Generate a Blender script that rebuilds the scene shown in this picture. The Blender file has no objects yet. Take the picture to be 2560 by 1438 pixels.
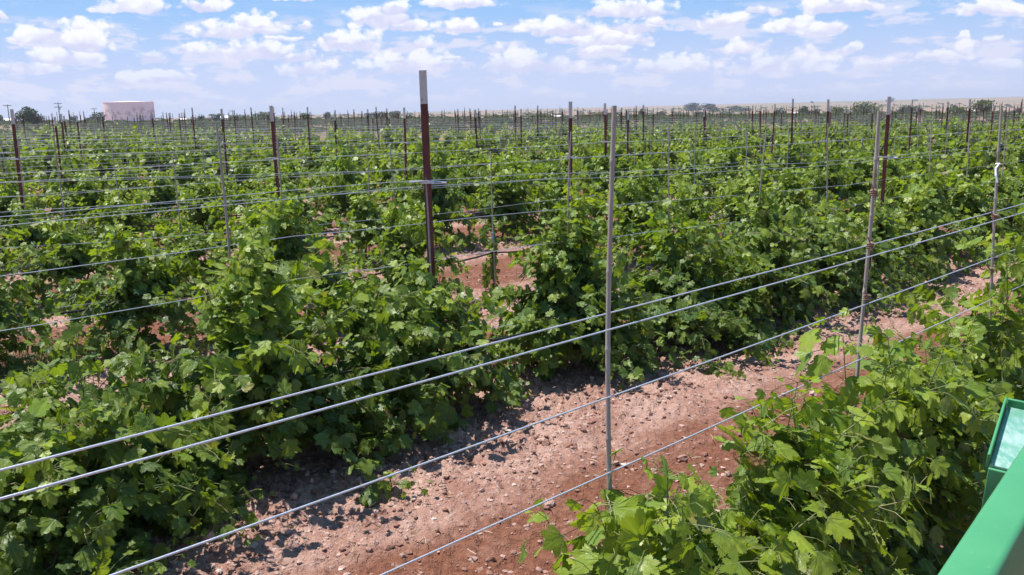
import bpy, math, random
import numpy as np
from mathutils import Vector, Matrix

# ------------------------------------------------------------------ camera, sky, sun, exposure
F_PX = 2217.0; CW, CH = 2560, 1438
PITCH = math.radians(11.3); ROLL = math.radians(1.29); CAM = np.array([0.0, 0.0, 1.62])
scene = bpy.context.scene
COL = scene.collection
# camera axes: forward, right, up
_fw = np.array([0, math.cos(PITCH), -math.sin(PITCH)])
_r0 = np.array([1.0, 0, 0]); _u0 = np.cross(_r0, _fw)
_rt = _r0*math.cos(ROLL) - _u0*math.sin(ROLL)      # horizon climbs towards the right
_up = np.cross(_rt, _fw)
cam_d = bpy.data.cameras.new("camera"); cam = bpy.data.objects.new("camera", cam_d); COL.objects.link(cam)
cam_d.sensor_width = 36; cam_d.lens = 36*F_PX/CW; cam_d.clip_start = 0.05; cam_d.clip_end = 20000
M = Matrix(((_rt[0], _up[0], -_fw[0], CAM[0]), (_rt[1], _up[1], -_fw[1], CAM[1]), (_rt[2], _up[2], -_fw[2], CAM[2]), (0, 0, 0, 1)))
cam.matrix_world = M
scene.camera = cam
def ray(px, py):
    d = _fw*F_PX + _rt*(px-CW/2) + _up*(CH/2-py)
    return d/np.linalg.norm(d)
def project(p):
    v = np.asarray(p, float)-CAM; w = v@_fw
    return CW/2+F_PX*(v@_rt)/w, CH/2-F_PX*(v@_up)/w, w

SUN_EL = math.radians(68); SUN_AZ = math.radians(-72)      # azimuth from +Y towards +X
sund = bpy.data.lights.new("sun", 'SUN'); sund.energy = 5.0; sund.angle = math.radians(0.53); sund.color = (1.0, 0.955, 0.89)
sun = bpy.data.objects.new("sun", sund); COL.objects.link(sun)
sv = Vector((math.sin(SUN_AZ)*math.cos(SUN_EL), math.cos(SUN_AZ)*math.cos(SUN_EL), math.sin(SUN_EL)))
sun.rotation_euler = sv.to_track_quat('Z', 'Y').to_euler()
sun.location = (0, 0, 30)
scene.view_settings.view_transform = 'Standard'; scene.view_settings.look = 'None'
scene.view_settings.exposure = 0.68; scene.view_settings.gamma = 1

class NT:
    """small helper to write node trees"""
    def __init__(s, tree): s.t = tree; s.n = tree.nodes; s.l = tree.links
    def node(s, typ, ins=None, **kw):
        n = s.n.new(typ)
        for k, v in kw.items(): setattr(n, k, v)
        if ins:
            for k, v in ins.items(): s.put(n.inputs[k], v)
        return n
    def put(s, inp, v):
        if isinstance(v, bpy.types.NodeSocket): s.l.new(v, inp)
        elif v is not None: inp.default_value = v
    def math(s, op, a, b=None, c=None, clamp=False):
        n = s.n.new('ShaderNodeMath'); n.operation = op; n.use_clamp = clamp
        for i, v in enumerate((a, b, c)):
            if v is not None: s.put(n.inputs[i], v)
        return n.outputs[0]
    def vmath(s, op, a, b=None, c=None):
        n = s.n.new('ShaderNodeVectorMath'); n.operation = op
        for i, v in enumerate((a, b, c)):
            if v is not None: s.put(n.inputs[i], v)
        return n.outputs['Value'] if op in ('LENGTH', 'DOT_PRODUCT') else n.outputs[0]
    def mix(s, f, a, b, mode='MIX'):
        n = s.n.new('ShaderNodeMix'); n.data_type = 'RGBA'; n.blend_type = mode
        s.put(n.inputs[0], f); s.put(n.inputs[6], a); s.put(n.inputs[7], b)
        return n.outputs[2]
    def noise(s, vec, scale, detail=3, rough=.55, dist=0, out=0):
        n = s.node('ShaderNodeTexNoise', {'Vector': vec, 'Scale': scale, 'Detail': detail, 'Roughness': rough, 'Distortion': dist})
        return n.outputs[out]
    def ramp(s, f, lo, hi, a=0.0, b=1.0, smooth=True):
        n = s.n.new('ShaderNodeMapRange'); n.interpolation_type = 'SMOOTHSTEP' if smooth else 'LINEAR'
        s.put(n.inputs[0], f); n.inputs[1].default_value = lo; n.inputs[2].default_value = hi
        s.put(n.inputs[3], a); s.put(n.inputs[4], b)
        return n.outputs[0]
def rgb(r, g, b): return (r, g, b, 1.0)

world = bpy.data.worlds.new("World"); scene.world = world; world.use_nodes = True
wt = world.node_tree; wt.nodes.clear(); W = NT(wt)
sky = W.node('ShaderNodeTexSky', sky_type='NISHITA'); sky.sun_disc = False
sky.sun_elevation = SUN_EL; sky.sun_rotation = SUN_AZ; sky.altitude = 900; sky.air_density = 1.0; sky.dust_density = 1.2; sky.ozone_density = 1.3
tc = W.node('ShaderNodeTexCoord')
sep = W.node('ShaderNodeSeparateXYZ', {0: tc.outputs['Generated']})
az = W.math('ARCTAN2', sep.outputs[0], sep.outputs[1]); el = W.math('ARCSINE', sep.outputs[2])
P0 = W.node('ShaderNodeCombineXYZ', {0: az, 1: el}).outputs[0]
# warp so outlines are ragged; lumps get flatter and smaller towards the horizon
PS = W.vmath('MULTIPLY', P0, (1.0, 1.35, 1.0))
n1 = W.node('ShaderNodeTexNoise', {'Vector': PS, 'Scale': 34.0, 'Detail': 6.0, 'Roughness': .6})
n0 = W.node('ShaderNodeTexNoise', {'Vector': PS, 'Scale': 11.0, 'Detail': 2.0, 'Roughness': .5})
warp = W.vmath('ADD', W.vmath('MULTIPLY', W.vmath('SUBTRACT', n1.outputs['Color'], (.5, .5, .5)), (.026, .013, 0)),
               W.vmath('MULTIPLY', W.vmath('SUBTRACT', n0.outputs['Color'], (.5, .5, .5)), (.035, .010, 0)))
P = W.vmath('ADD', P0, warp)
grp = bpy.data.node_groups.new("cloud_lump", 'ShaderNodeTree')
grp.interface.new_socket("P", in_out='INPUT', socket_type='NodeSocketVector')
grp.interface.new_socket("S", in_out='INPUT', socket_type='NodeSocketVector')
grp.interface.new_socket("T", in_out='INPUT', socket_type='NodeSocketVector')
grp.interface.new_socket("Prev", in_out='INPUT', socket_type='NodeSocketFloat')
grp.interface.new_socket("PrevV", in_out='INPUT', socket_type='NodeSocketFloat')
grp.interface.new_socket("F", in_out='OUTPUT', socket_type='NodeSocketFloat')
grp.interface.new_socket("V", in_out='OUTPUT', socket_type='NodeSocketFloat')
G = NT(grp); gi = G.node('NodeGroupInput'); go = G.node('NodeGroupOutput')
q = G.vmath('MULTIPLY_ADD', gi.outputs[0], gi.outputs[1], gi.outputs[2])
gs = G.node('ShaderNodeSeparateXYZ', {0: q})
vv = G.math('MAXIMUM', gs.outputs[1], G.math('MULTIPLY', gs.outputs[1], -3.2))
ln = G.vmath('LENGTH', G.node('ShaderNodeCombineXYZ', {0: gs.outputs[0], 1: vv}).outputs[0])
ff_ = G.math('SUBTRACT', 1.0, ln); G.l.new(G.math('MAXIMUM', ff_, gi.outputs[3]), go.inputs[0])
cmp_ = G.math('GREATER_THAN', ff_, gi.outputs[3])
G.l.new(G.math('ADD', G.math('MULTIPLY', cmp_, gs.outputs[1]), G.math('MULTIPLY', G.math('SUBTRACT', 1.0, cmp_), gi.outputs[4])), go.inputs[1])
# centre x, base y, half width, height (pixels of the 2560 photograph, turned into directions in the sky)
CLOUDS = [(330,28,100,34),(500,18,80,26),(75,98,80,36),(215,120,72,62),(205,75,30,18),(590,84,125,34),(640,70,70,36),(765,70,22,12),
 (880,118,100,34),(835,100,28,16),(960,60,80,40),(1010,74,60,26),(975,40,50,34),(1150,78,78,28),(1055,122,30,26),(1240,125,32,16),
 (490,130,68,24),(640,140,88,34),(150,150,120,30),(390,150,60,22),(740,150,60,20),(700,100,40,10),(1570,38,130,42),(1505,38,60,28),(1400,82,100,44),
 (1420,108,50,22),(1580,84,90,36),(1545,110,95,42),(1640,60,30,22),(1515,132,75,22),(1820,64,62,32),(1870,32,34,20),(1840,130,42,22),
 (1995,74,80,34),(2060,80,62,26),(2100,30,120,36),(1945,34,36,20),(2130,128,48,16),(2410,96,26,12),(2490,108,46,18),(2490,34,90,36),(2360,150,80,24),
 (2420,134,48,28),(1130,150,40,10),(1920,106,20,10),(1240,66,10,6),(885,70,14,10),(0,34,16,16),(780,2,70,20),(1140,14,100,30),(420,200,90,24),(340,210,80,30),
 (1050,175,140,42),(1310,172,140,48),(1680,176,120,34),(1950,172,150,44),(60,175,90,34),(760,178,90,26),(2210,168,90,18),(2500,168,70,22)]
prev = 0.0; prevv = 0.0
for (cx, by, hw, h) in CLOUDS:
    d = ray(cx, by); a0 = math.atan2(d[0], d[1]); e0 = math.asin(d[2])
    d2 = ray(cx+hw, by); w = abs(math.atan2(d2[0], d2[1])-a0)*1.36
    d3 = ray(cx, by-h); hh = (math.asin(d3[2])-e0)*1.52; e0 += hh*.06
    gn = W.node('ShaderNodeGroup'); gn.node_tree = grp
    W.l.new(P, gn.inputs[0]); gn.inputs[1].default_value = (1/w, 1/hh, 0); gn.inputs[2].default_value = (-a0/w, -e0/hh, 0)
    W.put(gn.inputs[3], prev); W.put(gn.inputs[4], prevv); prev = gn.outputs[0]; prevv = gn.outputs[1]
vor = W.node('ShaderNodeTexVoronoi', {'Vector': W.vmath('MULTIPLY', P, (1.0, 1.3, 1.0)), 'Scale': 52.0, 'Smoothness': .35}, feature='SMOOTH_F1').outputs['Distance']
vor2 = W.node('ShaderNodeTexVoronoi', {'Vector': W.vmath('MULTIPLY', P, (1.0, 1.3, 1.0)), 'Scale': 120.0, 'Smoothness': .3}, feature='SMOOTH_F1').outputs['Distance']
bil = W.math('ADD', W.math('MULTIPLY', W.math('SUBTRACT', .42, vor), .75), W.math('MULTIPLY', W.math('SUBTRACT', .42, vor2), .38))
fine = W.noise(PS, 150, 6, .65)
field = W.math('ADD', W.math('ADD', prev, bil), W.math('MULTIPLY', W.math('SUBTRACT', fine, .5), .55))
mask = W.math('MULTIPLY', W.ramp(field, .07, .43), W.ramp(prev, .0, .10))
# broken bank of far cumulus close to the horizon, and clouds all over the rest of the dome
PB = W.vmath('MULTIPLY', P0, (9.0, 34.0, 1.0))
nb = W.noise(W.vmath('ADD', PB, W.vmath('MULTIPLY', warp, (3, 9, 0))), 1.6, 7, .62)
bank = W.math('MULTIPLY', W.ramp(W.math('ADD', nb, W.math('MULTIPLY', bil, .12)), .46, .57), W.math('MULTIPLY', W.ramp(el, .12, .08), W.ramp(el, .0, .02)))
PD = W.vmath('DIVIDE', tc.outputs['Generated'], W.math('MAXIMUM', W.math('ADD', sep.outputs[2], .05), .05))
nd = W.noise(PD, .9, 7, .58)
rest = W.math('MULTIPLY', W.ramp(nd, .60, .70), W.ramp(el, .19, .26))
edge = W.noise(PS, 70, 5, .6)
lift = W.math('ADD', prevv, W.math('MULTIPLY', bil, .9))
shade = W.math('MULTIPLY', W.ramp(lift, .34, -.22), W.ramp(prev, .12, .5, .45, 1.0))
ccol = W.mix(shade, rgb(7.8, 7.8, 8.3), rgb(5.5, 5.5, 7.1))
wash = W.ramp(el, .125, .005, 0.0, .92)
base = W.mix(.8, sky.outputs[0], rgb(2.0, 4.05, 7.4))
base = W.mix(W.ramp(el, .22, .6), base, rgb(1.0, 2.3, 4.6))
base = W.mix(wash, base, rgb(4.85, 5.3, 7.3))
c1 = W.mix(W.math('MULTIPLY', bank, .85), base, rgb(6.0, 6.05, 7.3))
c2 = W.mix(W.math('MULTIPLY', mask, W.ramp(el, .02, .085, .45, .93)), c1, ccol)
c3 = W.mix(W.math('MULTIPLY', rest, .8), c2, rgb(6.2, 6.3, 7.2))
# below the horizon: earth colour, out of sight
bg = W.node('ShaderNodeBackground', {'Color': c3, 'Strength': 0.085})
W.l.new(bg.outputs[0], W.node('ShaderNodeOutputWorld').inputs[0])

# ------------------------------------------------------------------ generic helpers
rng = np.random.default_rng(7); random.seed(7)
def tag(o, label=None, cat=None, group=None, kind=None):
    if label: o['label'] = label
    if cat: o['category'] = cat
    if group: o['group'] = group
    if kind: o['kind'] = kind
    return o
def empty(name, loc=(0, 0, 0), rz=0):
    o = bpy.data.objects.new(name, None); COL.objects.link(o); o.location = loc; o.rotation_euler = (0, 0, rz)
    o.empty_display_size = .05
    return o
def add(name, me, parent=None, loc=None, rot=None, scale=None):
    o = bpy.data.objects.new(name, me); COL.objects.link(o)
    if parent is not None: o.parent = parent
    if loc is not None: o.location = loc
    if rot is not None: o.rotation_euler = rot
    if scale is not None: o.scale = scale
    return o
class MB:
    """collects vertices and polygons of one mesh"""
    def __init__(s): s.v = []; s.f = []; s.m = []; s.n = 0; s.at = []
    def arr(s, v, f, mi=0, at=None):
        v = np.asarray(v, float).reshape(-1, 3); s.v.append(v)
        f = np.asarray(f, int)+s.n; s.f.append(f); s.m.append(np.full(len(f), mi)); s.n += len(v)
        s.at.append(np.zeros((len(v), 3)) if at is None else at)
    def tube(s, pts, rad, k=6, mi=0, cap=True):
        pts = np.asarray(pts, float); n = len(pts)
        rad = np.full(n, rad) if np.isscalar(rad) else np.asarray(rad, float)
        t = np.gradient(pts, axis=0); t /= np.linalg.norm(t, axis=1)[:, None]+1e-12
        ref = np.array([0, 0, 1.0]) if abs(t[:, 2]).mean() < .8 else np.array([1.0, 0, 0])
        a = np.cross(t, ref); a /= np.linalg.norm(a, axis=1)[:, None]+1e-12; b = np.cross(t, a)
        th = np.arange(k)*2*math.pi/k
        V = pts[:, None]+rad[:, None, None]*(np.cos(th)[None, :, None]*a[:, None]+np.sin(th)[None, :, None]*b[:, None])
        V = V.reshape(-1, 3); i = np.arange(n-1)[:, None]*k; j = np.arange(k)[None]; j2 = (j+1) % k
        Fq = np.stack([i+j, i+j2, i+k+j2, i+k+j], -1).reshape(-1, 4)
        n0 = s.n; s.arr(V, Fq, mi)
        if cap:
            for base_, sg in ((0, 1), ((n-1)*k, -1)):
                idx = [base_+x for x in range(k)]; c = V[idx].mean(0)
                tri = [[0, x+1, (x+1) % k+1] if sg > 0 else [0, (x+1) % k+1, x+1] for x in range(k)]
                s.arr(np.vstack([c, V[idx]]), tri, mi)
        return s
    def box(s, c, sz, mi=0, rz=0, ax=None):
        h = np.array(sz)/2; c = np.array(c, float)
        V = np.array([[x, y, z] for x in (-1, 1) for y in (-1, 1) for z in (-1, 1)], float)*h
        if ax is not None: V = V@np.array(ax)
        elif rz: V = V@np.array([[math.cos(rz), math.sin(rz), 0], [-math.sin(rz), math.cos(rz), 0], [0, 0, 1]])
        s.arr(V+c, [[0, 1, 3, 2], [4, 6, 7, 5], [0, 4, 5, 1], [2, 3, 7, 6], [0, 2, 6, 4], [1, 5, 7, 3]], mi)
        return s
    def mesh(s, name, mats, smooth=False, attr=False):
        me = bpy.data.meshes.new(name)
        V = np.vstack(s.v); me.vertices.add(len(V)); me.vertices.foreach_set('co', V.ravel())
        lens = np.concatenate([np.full(len(f), f.shape[1]) for f in s.f])
        loops = np.concatenate([f.ravel() for f in s.f])
        me.loops.add(len(loops)); me.loops.foreach_set('vertex_index', loops)
        me.polygons.add(len(lens)); st = np.concatenate([[0], np.cumsum(lens)[:-1]])
        me.polygons.foreach_set('loop_start', st); me.polygons.foreach_set('loop_total', lens)
        me.polygons.foreach_set('material_index', np.concatenate(s.m).astype(int))
        me.polygons.foreach_set('use_smooth', np.full(len(lens), bool(smooth)))
        if attr:
            a = me.attributes.new('leaf', 'FLOAT_VECTOR', 'POINT'); a.data.foreach_set('vector', np.vstack(s.at).ravel())
        for m in (mats if isinstance(mats, (list, tuple)) else [mats]): me.materials.append(m)
        me.update(calc_edges=True); me.validate()
        return me

# value noise in numpy
def _h(ix, iy, s=0):
    n = (ix*374761393+iy*668265263+s*974634777) & 0xffffffff
    n = ((n ^ (n >> 13))*1274126177) & 0xffffffff
    return ((n ^ (n >> 16)) & 0xffff)/65535.0
def vnoise(x, y, s=0):
    ix = np.floor(x).astype(np.int64); iy = np.floor(y).astype(np.int64); fx = x-ix; fy = y-iy
    fx = fx*fx*(3-2*fx); fy = fy*fy*(3-2*fy)
    return (_h(ix, iy, s)*(1-fx)+_h(ix+1, iy, s)*fx)*(1-fy)+(_h(ix, iy+1, s)*(1-fx)+_h(ix+1, iy+1, s)*fx)*fy
def sstep(x, a, b): t = np.clip((x-a)/(b-a), 0, 1); return t*t*(3-2*t)

# row geometry: DV along the rows, NV across them, away from the camera
RA = math.radians(46.15)
DV = np.array([math.sin(RA), math.cos(RA)]); NV = np.array([-math.cos(RA), math.sin(RA)])
SP = 2.55; DB = 3.64; VSP = 1.11
def rowD(k): return DB+(k-1)*SP                    # row 0 is the nearest
def P2(t, D): return DV*t+NV*D
def gz(x, y):
    """height of the land"""
    x = np.asarray(x, float); y = np.asarray(y, float); R = np.hypot(x, y)+1e-6
    near = -.13*sstep(y, 4, 8.5)-.016*x*np.clip(y, 0, 60)/(np.abs(y)+6)*np.clip(60/R, 0, 1)
    a = np.clip(np.degrees(np.arctan2(x, np.maximum(y, .01)))/30, -1.2, 1.2)*.5+.5
    lr = np.log(R)
    xs = np.log([60, 100, 200, 400, 800, 1500, 2500, 4500, 9000])
    L = np.interp(lr, xs, [.3, .45, .6, .6, .7, .7, .4, -2, -6]); Rr = np.interp(lr, xs, [-.45, -.4, -1.6, -4.5, -7.0, -4.5, 6.0, 11.0, -4])
    far = L*(1-a)+Rr*a
    far = far+(vnoise(x/90, y/90, 3)-.5)*np.clip(R/400, 0, 1)*.8*sstep(R, 80, 300)
    return near+(far-near)*sstep(R, 55, 110)
def g1(x, y): return float(gz(np.array([x]), np.array([y]))[0])

# ------------------------------------------------------------------ materials
def material(name):
    m = bpy.data.materials.new(name); m.use_nodes = True; m.node_tree.nodes.clear()
    return m, NT(m.node_tree)
def finish(T, bsdf, disp=None):
    o = T.node('ShaderNodeOutputMaterial'); T.l.new(bsdf, o.inputs[0])
def principled(T, col, rough=.6, metal=0, spec=.5, normal=None):
    return T.node('ShaderNodeBsdfPrincipled', {'Base Color': col, 'Roughness': rough, 'Metallic': metal, 'Specular IOR Level': spec, 'Normal': normal})
def bump(T, h, dist=.01, strength=1.0):
    return T.node('ShaderNodeBump', {'Height': h, 'Distance': dist, 'Strength': strength}).outputs[0]

def leaf_material(name, far=False):
    m, T = material(name)
    at = T.node('ShaderNodeAttribute', attribute_name='leaf')
    s = T.node('ShaderNodeSeparateXYZ', {0: at.outputs['Vector']})     # x: across the blade, y: along it, z: youth of the leaf
    geo = T.node('ShaderNodeNewGeometry'); rnd = geo.outputs['Random Per Island']
    oi = T.node('ShaderNodeObjectInfo')
    old = T.mix(rnd, rgb(.048, .092, .018), rgb(.135, .195, .020))
    young = T.mix(rnd, rgb(.20, .30, .020), rgb(.34, .40, .034))
    c = T.mix(s.outputs[2], old, young)
    c = T.mix(T.ramp(rnd, .985, .992), c, rgb(.24, .23, .05))          # an odd yellowed leaf
    c = T.mix(T.ramp(rnd, .006, .002), c, rgb(.22, .11, .05))          # and a dead one
    c = T.mix(T.math('MULTIPLY', oi.outputs['Random'], .25), c, rgb(.045, .12, .03))
    if not far:
        ax = T.math('ABSOLUTE', s.outputs[0]); y = s.outputs[1]
        d0 = ax
        def vd(ang):
            sn, cs = math.sin(ang), math.cos(ang)
            return T.math('ABSOLUTE', T.math('SUBTRACT', T.math('MULTIPLY', ax, cs), T.math('MULTIPLY', y, sn)))
        v = T.math('MINIMUM', d0, T.math('MINIMUM', vd(.72), vd(1.5)))
        vein = T.ramp(v, .035, .008)
        c = T.mix(T.math('MULTIPLY', vein, .38), c, rgb(.22, .32, .12))
    under = T.mix(.4, c, rgb(.11, .18, .075))
    c2 = T.mix(geo.outputs['Backfacing'], c, under)
    nz = T.noise(T.node('ShaderNodeTexCoord').outputs['Object'], 60, 2)
    b = principled(T, c2, T.ramp(nz, .3, .7, .36, .54), 0, .42, bump(T, nz, .004, .5))
    tr = T.node('ShaderNodeBsdfTranslucent', {'Color': T.mix(.5, T.mix(1.0, c, rgb(2.1, 2.1, .9), 'MULTIPLY'), rgb(.26, .36, .008))})
    mx = T.node('ShaderNodeMixShader', {0: .38}); T.l.new(b.outputs[0], mx.inputs[1]); T.l.new(tr.outputs[0], mx.inputs[2])
    finish(T, mx.outputs[0]); return m
M_leaf = leaf_material('vine_leaf'); M_leaf_far = leaf_material('vine_leaf_small', True)

def simple(name, a, b, scale=20, rough=.7, metal=0, bd=.002, spec=.4, stretch=(1, 1, 1), detail=4):
    m, T = material(name)
    co = T.vmath('MULTIPLY', T.node('ShaderNodeTexCoord').outputs['Object'], stretch)
    n = T.noise(co, scale, detail, .6)
    c = T.mix(T.ramp(n, .3, .7), rgb(*a), rgb(*b))
    finish(T, principled(T, c, rough, metal, spec, bump(T, n, bd, .8) if bd else None).outputs[0])
    return m
M_bark = simple('vine_bark', (.10, .06, .04), (.22, .15, .10), 60, .9, bd=.004, stretch=(1, 1, .2))
M_cane = simple('green_cane', (.09, .13, .03), (.20, .19, .075), 15, .6)
M_wire = simple('galvanised_wire', (.50, .52, .58), (.68, .70, .76), 300, .38, .55, bd=.0005)
M_drip = simple('black_drip_tube', (.012, .012, .013), (.03, .03, .03), 30, .4, bd=.0005)
M_maroon = simple('maroon_paint', (.080, .017, .015), (.15, .036, .028), 25, .55, bd=.0008, stretch=(1, 1, .35))
M_clip = simple('clip_metal', (.45, .45, .48), (.62, .62, .66), 60, .4, .6, bd=.0005)
M_teal = simple('teal_tape', (.01, .23, .20), (.02, .33, .28), 30, .5)
M_tie = simple('brown_twine', (.16, .10, .07), (.30, .20, .15), 90, .9)
M_white_tape = simple('white_tape', (.75, .75, .74), (.82, .82, .82), 30, .5)
def bamboo_mat():
    m, T = material('weathered_bamboo')
    co = T.node('ShaderNodeTexCoord').outputs['Object']; oi = T.node('ShaderNodeObjectInfo')
    n = T.noise(T.vmath('MULTIPLY', co, (1, 1, .12)), 140, 4); n2 = T.noise(co, 6, 3)
    c = T.mix(n, rgb(.22, .19, .175), rgb(.45, .40, .38)); c = T.mix(T.ramp(n2, .5, .75), c, rgb(.20, .14, .10))
    c = T.mix(T.math('MULTIPLY', oi.outputs['Random'], .35), c, rgb(.30, .24, .17))
    finish(T, principled(T, c, .62, 0, .4, bump(T, n, .0015)).outputs[0]); return m
M_bamboo = bamboo_mat()
def tip_mat():
    m, T = material('worn_white_paint')
    co = T.node('ShaderNodeTexCoord').outputs['Object']; n = T.noise(co, 40, 5); 
    n3 = T.noise(T.vmath('MULTIPLY', co, (1, 1, .25)), 55, 3)
    c = T.mix(n, rgb(.50, .45, .41), rgb(.66, .61, .57)); c = T.mix(T.ramp(n3, .62, .70), c, rgb(.10, .07, .06))
    finish(T, principled(T, c, .7, 0, .3, bump(T, n3, .001)).outputs[0]); return m
M_tip = tip_mat()

def soil_mat():
    m, T = material('red_soil')
    geo = T.node('ShaderNodeNewGeometry'); pos = geo.outputs['Position']
    sp = T.node('ShaderNodeSeparateXYZ', {0: pos})
    flat = T.node('ShaderNodeCombineXYZ', {0: sp.outputs[0], 1: sp.outputs[1]}).outputs[0]
    wob = T.noise(flat, 1.1, 4)
    u = T.math('DIVIDE', T.math('SUBTRACT', T.vmath('DOT_PRODUCT', flat, (NV[0], NV[1], 0)), DB-.42), SP)
    tri = T.math('PINGPONG', T.math('ADD', u, T.math('MULTIPLY', T.math('SUBTRACT', wob, .5), .22)), .5)   # 0 on a row .5 mid aisle
    tilled = T.ramp(tri, .19, .31)
    n1 = T.noise(flat, 3.2, 6, .65); n2 = T.noise(flat, 26, 5, .65); n3 = T.noise(flat, 90, 3, .6)
    crust = T.mix(T.ramp(n1, .35, .65), rgb(.31, .165, .125), rgb(.45, .285, .23))
    crust = T.mix(T.math('MULTIPLY', T.ramp(n2, .53, .70), .8), crust, rgb(.60, .45, .39))
    crust = T.mix(T.math('MULTIPLY', T.ramp(n2, .46, .32), .6), crust, rgb(.21, .09, .06))
    red = T.mix(T.ramp(n2, .3, .7), rgb(.145, .056, .034), rgb(.25, .108, .066))
    soil = T.mix(T.math('MULTIPLY', tilled, T.ramp(n1, .30, .55, .55, 1.0)), crust, red)
    # land beyond the vines
    far1 = T.noise(flat, .010, 5, .6); far2 = T.noise(T.vmath('MULTIPLY', flat, (.4, 1.6, 1)), .0045, 3, .5); tex = T.noise(flat, .6, 5, .7)
    grass = T.mix(T.ramp(far1, .35, .62), rgb(.25, .150, .105), rgb(.20, .18, .075))
    grass = T.mix(T.ramp(far2, .46, .56), grass, rgb(.33, .19, .145))
    grass = T.mix(T.math('MULTIPLY', T.ramp(tex, .42, .60), .65), grass, rgb(.11, .115, .05))
    r = T.vmath('LENGTH', flat)
    zone = T.ramp(T.math('ADD', r, T.math('MULTIPLY', wob, 6)), 58, 66)
    c = T.mix(zone, soil, grass)
    hgt = T.math('ADD', T.math('MULTIPLY', n2, .7), T.math('MULTIPLY', n3, .3))
    finish(T, principled(T, c, .93, 0, .15, bump(T, hgt, .05, 1.0)).outputs[0])
    return m
M_soil = soil_mat()
def clod_mat():
    m, T = material('soil_clod')
    geo = T.node('ShaderNodeNewGeometry'); pos = geo.outputs['Position']; rnd = geo.outputs['Random Per Island']
    n = T.noise(pos, 70, 4, .6)
    c = T.mix(T.ramp(rnd, .2, .95), rgb(.21, .105, .078), rgb(.48, .34, .29)); c = T.mix(T.math('MULTIPLY', n, .45), c, rgb(.36, .21, .16))
    c = T.mix(T.ramp(rnd, .980, .985), c, rgb(.52, .43, .37))
    finish(T, principled(T, c, .93, 0, .15, bump(T, n, .008)).outputs[0]); return m
M_clod = clod_mat()
M_straw = simple('dry_straw', (.40, .26, .16), (.60, .46, .32), 20, .9)

# ------------------------------------------------------------------ ground: one sheet to the horizon
def make_ground():
    rr = [0.0]; r = .9
    while r < 9000:
        rr.append(r); r *= 1.0055 if r < 9 else (1.012 if r < 30 else (1.03 if r < 300 else 1.05))
    rr = np.array(rr)
    af = np.radians(np.linspace(-40, 40, 620)); ab = np.radians(np.linspace(40, 320, 90))[1:-1]
    aa = np.concatenate([af, ab]); nA = len(aa); nR = len(rr)
    R, A = np.meshgrid(rr, aa, indexing='ij'); X = R*np.sin(A); Y = R*np.cos(A)
    Z = gz(X, Y)
    near = sstep(R, 45, 14)
    u = (X*NV[0]+Y*NV[1]-DB)/SP; tri = np.abs((u % 1.0)-.5)*2       # 1 on the row, 0 mid aisle
    cl = vnoise(X*9, Y*9, 1)*.34+vnoise(X*21, Y*21, 2)*.30+vnoise(X*47, Y*47, 5)*.36
    big = vnoise(X*1.7, Y*1.7, 8)-.5
    rough_amp = .030+.030*sstep(tri, .3, .75)
    Z = Z+near*((cl-.5)*2*rough_amp+big*.05+.035*tri*tri)
    mb = MB(); V = np.stack([X, Y, Z], -1).reshape(-1, 3)
    i = np.arange(nR-1)[:, None]*nA; j = np.arange(nA)[None]; j2 = (j+1) % nA
    Fq = np.stack([i+j, i+nA+j, i+nA+j2, i+j2], -1).reshape(-1, 4)
    Fq = Fq[:, ::-1]
    mb.arr(V, Fq)
    o = add('ground', mb.mesh('ground', M_soil, smooth=True)); tag(o, 'red clay soil of the vineyard running out to dry fields', kind='structure')
make_ground()

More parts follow.
